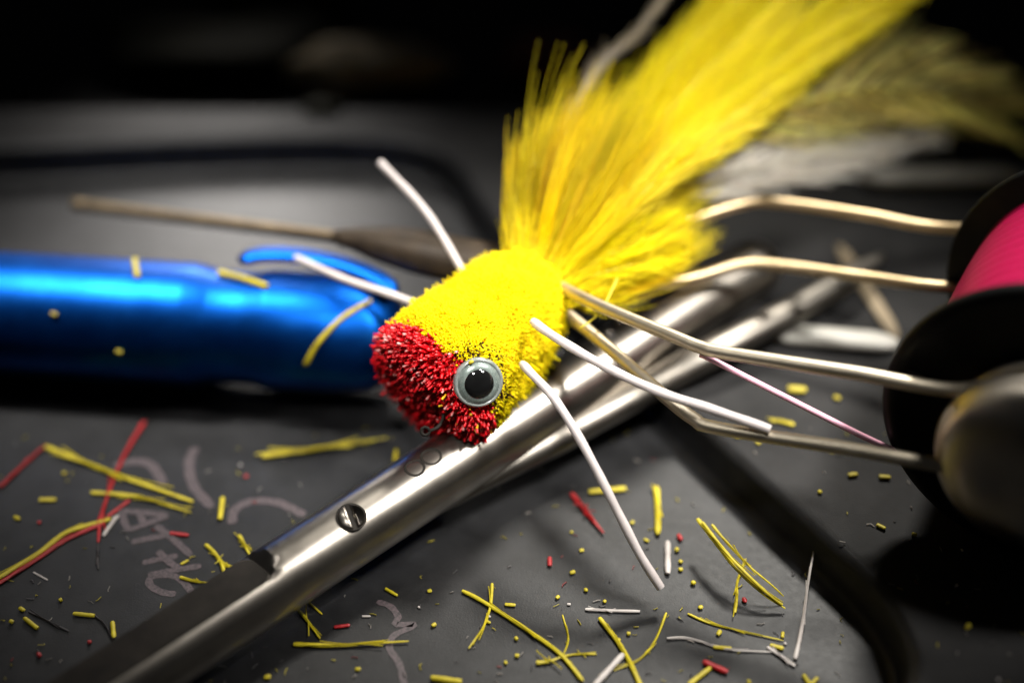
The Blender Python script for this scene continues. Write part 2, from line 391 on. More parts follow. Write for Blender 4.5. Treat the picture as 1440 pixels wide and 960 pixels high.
# near loop: in along the top, once round the groove, back along the bottom
upv = np.array([0, 0, 1.0]); sv = np.cross(SPX, upv)
def around(c, a0, a1, n, r=1.0, s=.10):
    sgn = 1
    return [c + SPX*s + r*(math.cos(R(a))*upv + math.sin(R(a))*sv) for a in np.linspace(a0, a1, n)]
side = -1 if (sv @ AX) > 0 else 1
loopN = [hub, W(830, 424, 17.35), W(940, 470, 16.6), W(985, 488, 16.35), W(1020, 496, 16.2), W(1200, 524, 15.6), W(1350, 548, 15.2)] \
      + around(nfoot, 20*side, -150*side, 9)
mk('wire_arm', *tube(spline(loopN, 130), .080, 14), 'nickel', bob)
lowN = [hub - np.array([0, 0, .2]), W(845, 480, 17.35), W(930, 553, 16.6), W(975, 588, 16.35), W(1010, 602, 16.2), W(1200, 632, 15.6), W(1338, 657, 15.2)]
mk('wire_arm', *tube(spline(lowN, 80), .080, 14), 'nickel', bob)
upF = [hub + np.array([0, .15, .25]), W(900, 330, 19.0), W(1040, 288, 19.4), W(1100, 286, 19.3), W(1220, 303, 18.9), W(1345, 322, 18.5), ffoot + upv*.8 - sv*side*0 ]
mk('wire_arm', *tube(spline(upF, 80), .080, 14), 'nickel_warm', bob)
loF = [hub + np.array([0, .15, 0]), W(930, 396, 18.8), W(1040, 373, 19.0), W(1100, 374, 18.9), W(1220, 390, 18.5), W(1330, 404, 18.1), ffoot - upv*.3]
mk('wire_arm', *tube(spline(loF, 80), .080, 14), 'nickel_warm', bob)

def spool():
    t = thing('thread_spool', Vector((*(near_c + SPX*SW/2)[:2], TOP)), 'black plastic spool wound with bright pink thread at the right edge', 'spool')
    RF = min(1.92, near_c[2] - TOP - .01)
    def flange(c, sgn):
        p = [(.0, RF - .03), (.03, RF), (.10, RF), (.14, RF - .03), (.15, RF - .16), (.12, RF - .20), (.11, 1.0), (.11, .62), (.16, .58), (.16, .32)]
        p = [(0, .3)] + p
        return mk('flange', *lathe(c, SPX, [(-sgn*s if sgn > 0 else -s, r) for s, r in p], 96), 'black', t)
    f = flange(near_c, 1)
    for k in range(3):                                          # moulded ribs on the near flange
        a = R(40 + 120*k); d = math.cos(a)*upv + math.sin(a)*sv
        mk('rib', *tube(spline([near_c - SPX*.12 + d*.62, near_c - SPX*.12 + d*(RF - .22)], 4), .035, 8), 'black', f)
    mk('flange', *lathe(far_c, SPX, [(0, .3), (0, RF - .03), (.03, RF), (.10, RF), (.14, RF - .04), (.14, .3)], 96), 'black', t)
    n = 40; prof = [(.005 + (SW - .01)*i/n, 1.50 + .05*math.sin(math.pi*i/n) + .008*math.sin(i*2.1)) for i in range(n + 1)]
    th = mk('thread_winding', *lathe((0, 0, 0), (0, 0, 1), prof, 96, up=(1, 0, 0)), 'thread', t, origin=(0, 0, 0))
    th.rotation_euler = Vector(SPX).to_track_quat('Z', 'Y').to_euler()
    th.location = Vector(near_c) - base(t); ORG[th.name] = Vector(near_c)
    q = spline([W(985, 498, 16.45), W(1008, 509, 16.4), W(1110, 561, 16.35), W(1228, 620, 16.3), W(1300, 650, 16.6)], 24)
    mk('loose_thread', *tube(q, .036, 8), 'pink', t)
spool()

# ================================================================== FORCEPS
def forceps():
    lx = lambda x: (898 - .55*x)/.84
    A = P(60, lx(60), .42); B = P(1085, lx(1085) + 2, TOP + .44)
    n = 150; p = spline([A, B], n); ax = (B - A)/np.linalg.norm(B - A)
    t = thing('forceps', Vector((*((A + B)/2)[:2], 0)), 'satin steel forceps lying diagonally under the fly with slotted pivot screw', 'forceps')
    Wd = -.55*AX + .84*AU; cd = -AF
    nrm = .75*Wd + .66*cd; nrm -= ax*(nrm @ ax); nrm /= np.linalg.norm(nrm)
    side_v = np.cross(ax, nrm)
    Lt = np.linalg.norm(B - A); r0 = .415; k = 64; V, F = [], []
    ts = (P(372, 818, .55) - A) @ ax                          # end of the milled flat
    for q in p:
        s = (q - A) @ ax
        rr = r0*(1.0 + .03*max(0, (s - ts)/8))*math.sqrt(max(.02, 1 - max(0, (s - (Lt - .5))/.5)**2))
        for j in range(k):
            a = 2*math.pi*j/k; x, y = math.cos(a)*rr, math.sin(a)*rr
            cut = .70*rr if s < ts else rr*1.01
            cut = .70*rr + (rr - .70*rr)*np.clip((s - ts)/.07, 0, 1)**1.5 if s >= ts else cut
            x = min(x, cut); V.append(q + nrm*x + side_v*y)
    for i in range(n - 1):
        for j in range(k): F.append((i*k + j, i*k + (j+1) % k, (i+1)*k + (j+1) % k, (i+1)*k + j))
    F.append(tuple(range(k))[::-1]); F.append(tuple((n-1)*k + j for j in range(k)))
    sh = mk('shank', V, F, 'steel', t); sh.data.set_sharp_from_angle(angle=R(28))
    # dark reflection in the flat, painted as a thin panel, rounded at its end
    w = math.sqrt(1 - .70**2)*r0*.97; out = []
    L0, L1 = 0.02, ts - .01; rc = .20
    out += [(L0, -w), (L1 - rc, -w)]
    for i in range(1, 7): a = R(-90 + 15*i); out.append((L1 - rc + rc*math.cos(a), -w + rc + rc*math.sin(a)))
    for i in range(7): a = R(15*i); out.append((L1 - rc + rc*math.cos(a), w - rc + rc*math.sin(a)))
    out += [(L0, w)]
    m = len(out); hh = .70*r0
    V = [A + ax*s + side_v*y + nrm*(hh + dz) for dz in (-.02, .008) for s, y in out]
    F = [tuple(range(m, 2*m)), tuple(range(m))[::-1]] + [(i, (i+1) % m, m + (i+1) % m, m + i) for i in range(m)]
    mk('dark_reflection_panel', V, F, 'steel_dark', sh, smooth=False)
    # second arm, a narrower half-round that splays away from the pivot
    arm = spline([P(505, 770, .40), P(620, 704, .46), P(760, 625, .52), P(880, 560, .62), P(1000, 496, .95), P(1120, 432, 1.02), P(1240, 362, 1.02)], 60)
    rr = np.interp(np.arange(60), [0, 6, 20, 34, 54, 60], [.05, .14, .26, .24, .19, .07])
    mk('second_arm', *tube(arm, rr, 24, flat=.8), 'steel_dimmed', t)
    bv = BVHTree.FromPolygons([Vector(v) for v in sh_world(sh)], [tuple(q.vertices) for q in sh.data.polygons])
    def on(px, py):
        d = Vector(W(px, py, 1) - C0).normalized(); h = bv.ray_cast(Vector(C0), d); return np.array(h[0]), np.array(h[1])
    # slotted pivot screw sunk in the arm
    c, nn = on(494, 727)
    mk('screw_well', *lathe(c, nn, [(-.05, .02), (-.04, .165), (.010, .178), (.016, .172), (.004, .160)][::1], 40, up=ax), 'steel_dark', t)
    sx = np.cross(nn, ax)
    dd = .3*ax + .95*sx; dd -= nn*(dd @ nn); dd /= np.linalg.norm(dd); ee = np.cross(nn, dd)
    sc = None
    for sg in (-1, 1):                                          # two half moons either side of the slot
        lo = .030; outl = []
        a0 = math.asin(lo/.155)
        for i in range(17):
            a = a0 + (math.pi - 2*a0)*i/16; outl.append((math.cos(a)*.155, math.sin(a)*.155))
        m = len(outl); V = []
        for dz, sc_ in ((-.04, 1), (.016, 1), (.034, .86)):
            cy = sum(y for _, y in outl)/m
            for x, y in outl: V.append(c + nn*dz + dd*x*sc_ + ee*sg*(cy + (y - cy)*sc_))
        F = [tuple(range(2*m, 3*m)) if sg > 0 else tuple(range(2*m, 3*m))[::-1]]
        for l in range(2): F += [(l*m + i, l*m + (i+1) % m, (l+1)*m + (i+1) % m, (l+1)*m + i) for i in range(m)]
        mk('screw', V, F, 'steel', t)
    # two stamped rings
    for (px, py), r in (((583, 657), .112), ((606, 641), .118)):
        c, nn = on(px, py); V, F = [], []; kk, km = 36, 6
        u = ax; w_ = np.cross(nn, u)
        for i in range(kk):
            a = 2*math.pi*i/kk; d = math.cos(a)*u + math.sin(a)*w_
            pc = c + d*r
            # drop the ring onto the round of the shank
            off = (pc - A); off = off - ax*(off @ ax); ln = np.linalg.norm(off)
            rad0 = np.linalg.norm((c - A) - ax*((c - A) @ ax)); pc = pc + off/ln*(rad0 - ln)
            for j in range(km):
                b = 2*math.pi*j/km; V.append(pc + d*math.cos(b)*.018 + nn*math.sin(b)*.006)
        for i in range(kk):
            for j in range(km): F.append((i*km + j, ((i+1) % kk)*km + j, ((i+1) % kk)*km + (j+1) % km, i*km + (j+1) % km))
        mk('stamped_ring', V, F, 'steel_dark', t)
    # two bright pins on the back of the shank
    for px, py in ((869, 454), (855, 469)):
        h = bv.ray_cast(Vector(C0), Vector(W(px, py, 1) - C0).normalized())
        c, nn = (np.array(h[0]), np.array(h[1])) if h[0] else (W(px, py, 18.0), cd)
        mk('pin_seat', *lathe(c, nn, [(-.02, .10), (.006, .10), (.008, .02)], 20, up=ax), 'dark', t)
        mk('pin', *lathe(c, nn, [(-.03, .055), (.03, .055), (.05, .04), (.055, .01)], 16, up=ax), 'steel', t)
    return A, ax
def sh_world(o):
    a = np.empty(len(o.data.vertices)*3); o.data.vertices.foreach_get('co', a)
    return a.reshape(-1, 3) + np.array(ORG[o.name])
forceps()

# ================================================================== THE FLY
def cdir(x, y, d): return x*AX + y*AU + d*AF
FA = cdir(.66, .63, .41); FA /= np.linalg.norm(FA)
E1 = -AF - FA*(-AF @ FA); E1 /= np.linalg.norm(E1)                 # side that faces the camera
E2 = np.cross(FA, E1)
FN = W(602, 548, 17.3); FL = 2.12
fly = thing('fishing_fly', Vector((FN[0] + .5, FN[1] + .5, .8)), 'yellow deer hair popper fly with red face, doll eye, white rubber legs and feather tail', 'fishing fly')
def prof_r(t):
    return np.interp(t, [-.1, -.06, 0, .12, .35, .8, 1.2, 1.6, 1.9, 2.06, 2.12], [.35, .62, .74, .80, .83, .80, .745, .66, .55, .45, .25])
dents = [(W(770, 452, 16.9), .13, .16), (W(722, 520, 16.7), .15, .13), (W(802, 410, 17.4), .22, .05)]
def body_mesh():
    nt_, k = 56, 96; V, F = [], []
    ts = np.concatenate([np.linspace(-.1, .1, 10), np.linspace(.14, FL, nt_ - 10)])
    for t in ts:
        r = prof_r(t)
        for j in range(k):
            a = 2*math.pi*j/k; d = math.cos(a)*E1 + math.sin(a)*E2
            q = FN + FA*t + d*r
            q = q + d*(0.085*mnoise.noise(Vector(q*1.6)) + .035*mnoise.noise(Vector(q*5)))
            V.append(q)
    V = np.array(V)
    for c, rad, dep in dents:
        g = np.exp(-((V - c)**2).sum(1)/(2*rad*rad))[:, None]
        rel = V - FN; rad_ = rel - (rel @ FA)[:, None]*FA; rad_ /= np.linalg.norm(rad_, axis=1)[:, None] + 1e-9
        V = V - rad_*g*dep
    n = len(ts)
    for i in range(n - 1):
        for j in range(k): F.append((i*k + j, (i+1)*k + j, (i+1)*k + (j+1) % k, i*k + (j+1) % k))
    F.append(tuple(range(k))); F.append(tuple((n-1)*k + j for j in range(k))[::-1])
    return V, F
BV, BF = body_mesh()
body = mk('body', BV, BF, 'core', fly)
bm = bmesh.new(); bvs = [bm.verts.new(v) for v in BV]
for f in BF: bm.faces.new([bvs[i] for i in f])
bmesh.ops.recalc_face_normals(bm, faces=bm.faces)
bmesh.ops.triangulate(bm, faces=bm.faces)
bm.verts.index_update(); bm.normal_update()
tri = np.array([[v.index for v in f.verts] for f in bm.faces]); bv_body = BVHTree.FromBMesh(bm); bm.free()
def hit(px, py):
    h = bv_body.ray_cast(Vector(C0), Vector(W(px, py, 1) - C0).normalized())
    return np.array(h[0]), np.array(h[1])
EYE_C, EYE_N = hit(670, 535)
EYE_N = EYE_N*.55 - AF*.5 + np.array([0, -.05, .0]); EYE_N /= np.linalg.norm(EYE_N)
def sample(nf):
    a, b, c = BV[tri[:, 0]], BV[tri[:, 1]], BV[tri[:, 2]]
    nr = np.cross(b - a, c - a); ar = np.linalg.norm(nr, axis=1); i = rng.choice(len(tri), nf, p=ar/ar.sum())
    u, v = rng.random(nf), rng.random(nf); fl = u + v > 1; u[fl] = 1 - u[fl]; v[fl] = 1 - v[fl]
    p = a[i] + (b - a)[i]*u[:, None] + (c - a)[i]*v[:, None]; n = nr[i]/ar[i][:, None]
    s = ((p - (FN + FA*1.0))*n).sum(1) < 0; n[s & ((p-FN)@FA > .3)] *= -1
    rel = p - FN; t = rel @ FA; n = np.where(((rel - FA*.9)*n).sum(1, keepdims=True) < 0, -n, n)
    return p, n, t
def noise3(p, s): return np.array([mnoise.noise(Vector(q*s)) for q in p])
def hair():
    # ---- yellow clipped hair
    p, n, t = sample(90000)
    edge = .255 + .05*noise3(p, 6.0) + rng.normal(0, .03, len(p))
    dis = np.linalg.norm(p - EYE_C, axis=1)
    keep = (t > edge) & (dis > .27)
    p, n, t, dis = p[keep], n[keep], t[keep], dis[keep]; N = len(p)
    d = n + rng.normal(0, .20, (N, 3)) - FA*.15; d /= np.linalg.norm(d, axis=1)[:, None]
    cl = noise3(p, 3.5)
    L = (.060 + .028*rng.random(N) + .022*cl)
    stray = rng.random(N) < .014; L[stray] += .03 + .06*rng.random(stray.sum()); near_face = np.clip(1 - (t - .3)/.5, 0, 1); L = L + .05*near_face*rng.random(N)
    S3 = np.linspace(0, 1, 3)
    path = p[:, None, :] - n[:, None, :]*.03 + d[:, None, :]*(L[:, None] + .03)[:, :, None]*S3[None, :, None]
    rad = (.0080 + .0045*rng.random(N) + .004*near_face)[:, None]*np.array([.8, 1.0, .85])
    base_c = np.array([.99, .84, .002]); tint = base_c*(.86 + .22*rng.random((N, 1)))
    tint[:, 1] *= (.90 + .14*rng.random(N)); tint[:, 2] = .002
    tint = np.clip(tint, 0, 1)
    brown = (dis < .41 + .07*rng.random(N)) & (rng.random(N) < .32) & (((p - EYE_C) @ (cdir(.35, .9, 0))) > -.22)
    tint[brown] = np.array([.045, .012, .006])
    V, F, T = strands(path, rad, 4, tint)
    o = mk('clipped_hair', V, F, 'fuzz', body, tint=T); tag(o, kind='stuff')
    # ---- red stiff hair of the face
    p, n, t = sample(11000)
    edge = .275 + .05*noise3(p, 6.0) + rng.normal(0, .03, len(p)); dis = np.linalg.norm(p - EYE_C, axis=1)
    keep = (t < edge) & (dis > .25) & (rng.random(len(p)) < .95)
    p, n, t, dis = p[keep], n[keep], t[keep], dis[keep]; N = len(p)
    rad_v = (p - FN) - ((p - FN) @ FA)[:, None]*FA; rl = np.linalg.norm(rad_v, axis=1)[:, None]
    d = n*.55 - FA*.75 + rad_v/(rl + 1e-6)*.55*np.clip(rl/.8, 0, 1) + rng.normal(0, .16, (N, 3)); d /= np.linalg.norm(d, axis=1)[:, None]
    L = .06 + .13*rng.random(N)*np.clip(rl[:, 0]/.7, .4, 1)
    near = np.clip(1 - (dis - .25)/.15, 0, 1); L *= 1 - .6*near
    S4 = np.linspace(0, 1, 4); bend = rng.normal(0, .025, (N, 3))
    path = p[:, None, :] - n[:, None, :]*.05 + d[:, None, :]*((L + .05)[:, None]*S4)[:, :, None] + bend[:, None, :]*(S4**2)[None, :, None]
    rad = (.0150 + .009*rng.random(N))[:, None]*np.array([.8, 1.0, 1.0, .8])
    tint = np.array([.60, .003, .008])*(.72 + .5*rng.random((N, 1)))
    pale = rng.random(N) < .07; tint4 = np.repeat(tint[:, None, :], 4, 1)
    tint4[pale, 3] = np.array([.85, .35, .33])
    yel = (rng.random(N) < .05) & (dis < .7) & (((p - EYE_C) @ cdir(-.2, -1, 0)) > .15)
    tint4[yel] = np.array([.85, .48, .01])
    V, F, T = strands(path, rad, 4, np.clip(tint4, 0, 1))
    o = mk('red_bristles', V, F, 'bristle', body, tint=T); tag(o, kind='stuff')
hair()
# red under-layer beneath the bristles: a cap of the front of the body, slightly proud
idx = [f for f in BF if len(f) == 4 and np.mean([(BV[i] - FN) @ FA for i in f]) < .27]
used = sorted({i for f in idx for i in f}); mp = {v: k for k, v in enumerate(used)}
cv = np.array([BV[i] for i in used]); cdv = cv - (FN + FA*.5); cdv /= np.linalg.norm(cdv, axis=1)[:, None]
fr = [mp[i] for i in range(96)]
mk('face', cv + cdv*.012, [tuple(mp[i] for i in f) for f in idx] + [tuple(fr)], 'core_red', fly)

# eye: grey rim, silver iris, black pupil, all domed
def eye():
    c = EYE_C + EYE_N*.03; u = np.cross(EYE_N, AX); 
    dome = lambda r0, r1, h0, h1, n: [(h0 + (h1 - h0)*math.sin(math.pi/2*i/n), r0 + (r1 - r0)*(1 - math.cos(math.pi/2*i/n))) for i in range(n + 1)]
    e = mk('eye', *lathe(c, EYE_N, [(-.10, .24), (-.02, .285), (.05, .300), (.085, .296), (.105, .283), (.112, .270), (.108, .258), (.100, .250)], 64, up=u), 'rim', fly)
    mk('iris', *lathe(c, EYE_N, [(.06, .256), (.098, .254), (.118, .240), (.138, .215), (.150, .188), (.154, .170), (.150, .05)], 64, up=u), 'iris', e)
    pc = c - AX*.006
    mk('pupil', *lathe(pc, EYE_N, [(.10, .176), (.150, .176), (.160, .172), (.175, .155), (.190, .12), (.199, .07), (.202, .02)], 64, up=u), 'pupil', e)
    q = W(662, 509, 1) - C0; q /= np.linalg.norm(q)
    s = (np.dot(c + EYE_N*.135 - C0, EYE_N))/(q @ EYE_N); pt = C0 + q*s
    V, F = tube([pt - AX*.02 - AU*.02, pt + AX*.028 + AU*.018], .022, 6)
    tag(mk('hair_clipping', V, F, 'yellow'), 'tiny yellow clipping stuck on the upper rim of the fly eye', 'clipping')
eye()
# rubber legs
def leg(pts, r=.049):
    p = spline(pts, 40); rr = np.full(40, r)*(1 + .05*np.sin(np.arange(40)*.9)); rr[0] *= .85
    o = mk('leg', *tube(p, rr, 14), 'rubber_white', fly); o.data.set_sharp_from_angle(angle=R(45))
h1, _ = hit(768, 466); h2, _ = hit(748, 525)
leg([W(690, 440, 17.9), W(655, 388, 18.1), W(600, 299, 18.4), W(534, 228, 18.7)])
leg([W(640, 455, 17.9), W(592, 430, 18.1), W(540, 411, 18.25), W(480, 391, 18.45), W(415, 362, 18.6)])
leg([W(750, 452, 16.95), W(764, 463, 16.75), W(800, 486, 16.5), W(860, 520, 16.3), W(930, 552, 16.12), W(1000, 575, 16.0), W(1083, 604, 15.86)], .055)
leg([W(735, 512, 16.9), W(746, 524, 16.6), W(776, 556, 16.35), W(806, 601, 16.25), W(836, 655, 16.2), W(870, 722, 16.25), W(900, 780, 16.32), W(929, 826, 16.4)], .053)
# hook: eye of the hook peeping out under the face, shank through the body
hp = [W(598, 606, 16.75) + .05*(math.cos(a)*AX + math.sin(a)*AU) for a in np.linspace(0, 2*math.pi, 14)]
mk('hook', *tube(spline(hp + [W(622, 590, 16.85), FN + FA*.4, FN + FA*1.0], 50), .020, 8), 'steel_dark', fly)

# ---- collar hackle and feathers
YEL = np.array([.98, .84, .002]); 
def barbs(starts, ends, ctrl, r, Sg=9, wob=.03, tip=.25):
    N = len(starts); s = np.linspace(0, 1, Sg)[None, :, None]
    path = (1 - s)**2*starts[:, None] + 2*s*(1 - s)*ctrl[:, None] + s**2*ends[:, None]
    ph = rng.random((N, 3))*6.28
    path = path + wob*np.sin(s*4.0 + ph[:, None, :])*s
    rad = r[:, None]*np.linspace(1, tip, Sg)[None, :]
    return path, rad
def collar():
    NC, per = 130, 38; N = NC*per
    fk = np.clip(rng.random(NC)*1.08 - .02, -.02, 1.06); gang = rng.normal(0, 3.2, NC); gl = .62 + .42*rng.random(NC)**.7
    gb = rng.normal(0, 7, NC); glay = rng.random(NC); gt = .66 + .38*rng.random(NC)
    rp = lambda a: np.repeat(a, per)
    f = np.clip(rp(fk) + rng.normal(0, .012, N), -.03, 1.08)
    ang = np.interp(f, [-.03, 0, .1, .3, .5, .7, .85, 1, 1.08], [90, 89, 81, 70, 56, 45, 34, 23, 12]) + rp(gang)*np.interp(f, [0, .25], [.4, 1])
    Ln = np.interp(f, [-.03, 0, .1, .3, .5, .7, .85, 1, 1.08], [160, 188, 222, 300, 325, 285, 235, 205, 105])*rp(gl)*(.72 + .30*rng.random(N))
    bx = 724 + 96*np.clip(f, 0, 1) + rng.normal(0, 5, N); by = 366 + 58*np.clip(f, 0, 1) + rng.normal(0, 5, N)
    mid = np.exp(-((f - .5)/.3)**2); layer = rp(glay)
    d0 = 18.15 - .30*mid*layer + .15*rng.random(N); d1 = d0 + Ln/330*(.3 + 1.4*rp(rng.random(NC))) - .4*layer*Ln/300
    a1 = ang + rng.normal(0, 1.6, N)
    ex = bx + Ln*np.cos(np.radians(a1)); ey = by - Ln*np.sin(np.radians(a1))
    an2 = ang + np.interp(f, [0, .3, .6, 1], [6, 10, 4, -5]) + rp(gb)
    mx = bx + .5*Ln*np.cos(np.radians(an2)); my = by - .5*Ln*np.sin(np.radians(an2)); dm = (d0 + d1)/2 - .35*layer
    st = np.array([W(*q) for q in zip(bx, by, d0)]); en = np.array([W(*q) for q in zip(ex, ey, d1)]); ct = np.array([W(*q) for q in zip(mx, my, dm)])
    path, rad = barbs(st, en, ct, .0065 + .0075*rng.random(N), 10, .03, .18)
    tint = YEL*(rp(gt)*(.88 + .18*rng.random(N)))[:, None]; tint[:, 1] *= rp(.88 + .14*rng.random(NC)); tint = np.clip(tint, 0, 1)
    # downy fluff where the feathers leave the body
    M_ = 1500; f2 = rng.random(M_)*1.06 - .03; an3 = np.interp(f2, [0, .15, 1], [84, 78, 18]) + rng.normal(0, 12, M_); L2 = 34 + 60*rng.random(M_)
    b2x = 724 + 100*f2 + rng.normal(0, 6, M_); b2y = 366 + 62*f2 + rng.normal(0, 7, M_); dd = 17.75 + .5*rng.random(M_)
    s2 = np.array([W(*q) for q in zip(b2x, b2y, dd)]); e2 = np.array([W(*q) for q in zip(b2x + L2*np.cos(np.radians(an3)), b2y - L2*np.sin(np.radians(an3)), dd + .1)])
    c2 = (s2 + e2)/2 + rng.normal(0, .06, (M_, 3)); p2, r2 = barbs(s2, e2, c2, .005 + .005*rng.random(M_), 10, .03, .2)
    path = np.vstack([path, p2]); rad = np.vstack([rad, r2]); tint = np.vstack([tint, np.clip(YEL*(.85 + .2*rng.random((M_, 1))), 0, 1)])
    V, F, T = strands(path, rad, 3, tint)
    o = mk('hackle_collar', V, F, 'barb', fly, tint=T); tag(o, kind='stuff')
collar()
def wisps():
    N = 54
    ang = np.concatenate([rng.normal(86, 4, N//2), rng.normal(70, 9, N - N//2)]); Ln = np.concatenate([190 + 45*rng.random(N//2), 255 + 70*rng.random(N - N//2)])
    bx = 735 + rng.normal(0, 8, N); by = 372 + rng.normal(0, 8, N)
    ex = bx + Ln*np.cos(np.radians(ang)); ey = by - Ln*np.sin(np.radians(ang)); a2 = ang + 9
    st = np.array([W(x, y, 18.0) for x, y in zip(bx, by)]); en = np.array([W(x, y, 18.2 + rng.random()) for x, y in zip(ex, ey)])
    ct = np.array([W(x, y, 18.0) for x, y in zip(bx + .55*Ln*np.cos(np.radians(a2)), by - .55*Ln*np.sin(np.radians(a2)))])
    path, rad = barbs(st, en, ct, .009 + .006*rng.random(N), 10, .03, .2)
    V, F, T = strands(path, rad, 3, np.clip(YEL*(.7 + .35*rng.random((N, 1))), 0, 1))
    tag(mk('hackle_wisps', V, F, 'barb', fly, tint=T), kind='stuff')
wisps()
def feather(q, nb, Lb, angle, col, colv=.15, plane=None, r=.009, qcol='yellow', t0=.12, side_w=(1, 1), label=None, qr=.022, sp=.3, wob=.05, tipf=.25):
    p = spline([W(*a) for a in q], 60); T, _, _ = frames(p)
    pn = np.array(plane if plane is not None else -AF, float)
    ts = t0 + (1 - t0)*rng.random(nb)**.95; i = ts*59; i0 = np.clip(i.astype(int), 0, 58); f = (i - i0)[:, None]
    st = p[i0]*(1 - f) + p[i0+1]*f; tg = T[i0]
    sd = np.cross(tg, pn); sd /= np.linalg.norm(sd, axis=1)[:, None]
    sg = np.where(rng.random(nb) < side_w[0]/(side_w[0] + side_w[1]), 1, -1)
    an = np.radians(angle*(1 - .45*ts) + rng.normal(0, 5, nb))
    L = Lb*np.interp(ts, [t0, .25, .6, .9, 1], [.7, 1, 1, .7, .45])*(.7 + .4*rng.random(nb))
    lift = rng.normal(0, sp, nb)[:, None]*pn
    dirv = np.cos(an)[:, None]*tg + (np.sin(an)*sg)[:, None]*sd
    en = st + L[:, None]*(dirv + .25*tg) + lift*L[:, None]*.5
    ct = st + L[:, None]*.5*(dirv + .35*sg[:, None]*sd*np.sin(an)[:, None]) + lift*L[:, None]*.15
    path, rad = barbs(st, en, ct, r*(.7 + .6*rng.random(nb)), 8, wob, tipf)
    tint = np.clip(np.array(col)*(1 - colv + 2*colv*rng.random((nb, 1))), 0, 1)
    V, F, Tn = strands(path, rad, 3, tint)
    o = mk('feather', V, F, 'barb', fly, tint=Tn)
    if label: o['label'] = label
    mk('quill', *tube(p, np.linspace(qr, qr*.25, 60), 6), qcol, o)
Y2 = (.97, .85, .002); OL = (.95, .79, .28); WH = (.97, .92, .84)
# long yellow plumes
feather([(785, 375, 18.2), (815, 265, 18.6), (885, 165, 19.2), (1000, 25, 20.0), (1060, -60, 20.4)], 1300, 1.0, 20, Y2, plane=-AF, r=.007)
feather([(790, 375, 18.2), (860, 250, 18.6), (970, 125, 19.2), (1110, -20, 20.2), (1150, -70, 20.5)], 1700, 1.2, 22, Y2, r=.007)
feather([(795, 375, 18.1), (880, 260, 18.4), (1000, 160, 19.0), (1140, 50, 19.8), (1260, -50, 20.5)], 1800, 1.15, 22, Y2, r=.007)
feather([(800, 375, 18.0), (890, 280, 18.2), (1000, 190, 18.7), (1130, 90, 19.4), (1290, -15, 20.3)], 1600, .85, 20, Y2, r=.007)
feather([(800, 380, 18.0), (870, 310, 18.0), (930, 250, 18.2), (1020, 190, 18.7), (1110, 130, 19.3)], 900, .7, 20, (.95, .82, .05), r=.008)
feather([(805, 388, 18.0), (860, 356, 18.0), (905, 338, 18.1), (945, 326, 18.3)], 420, .58, 30, YEL, r=.011)
feather([(808, 395, 17.95), (860, 380, 17.9), (910, 366, 18.0), (955, 350, 18.3)], 380, .48, 26, YEL, r=.012)
# olive plume with a bright quill, white plumes
feather([(810, 370, 18.3), (940, 250, 18.9), (1080, 165, 19.7), (1220, 128, 20.3), (1330, 138, 20.7), (1412, 166, 21.0)], 540, 1.45, 40, OL, colv=.5, r=.011, side_w=(1.0, 1.5), qcol='yellow', t0=.4, label='translucent olive tan feather with a bright yellow quill', qr=.05, sp=.25)
feather([(810, 370, 18.4), (950, 255, 18.9), (1070, 222, 19.6), (1180, 208, 20.2), (1300, 196, 20.8)], 420, 1.0, 18, WH, r=.011, qcol='white', t0=.25, label='soft white feather', sp=.2)
feather([(810, 370, 18.4), (930, 285, 18.9), (1020, 262, 19.4), (1120, 240, 19.8), (1230, 222, 20.4)], 380, .9, 18, WH, r=.011, qcol='white', t0=.3, label='soft white feather', sp=.2)
feather([(765, 375, 18.6), (778, 235, 19.1), (828, 112, 19.7), (893, 48, 20.0), (945, -15, 20.4)], 150, .45, 18, (.60, .52, .38), r=.008, qcol='white', t0=.3, label='thin white feather on the far edge of the tail', sp=.2)
# one stray strand at the root of the tail
p = spline([W(868, 392, 17.6), W(852, 425, 17.4), W(838, 445, 17.3), W(815, 462, 17.2)], 16)
mk('stray_strand', *tube(p, np.linspace(.02, .010, 16), 6), 'yellow', fly)

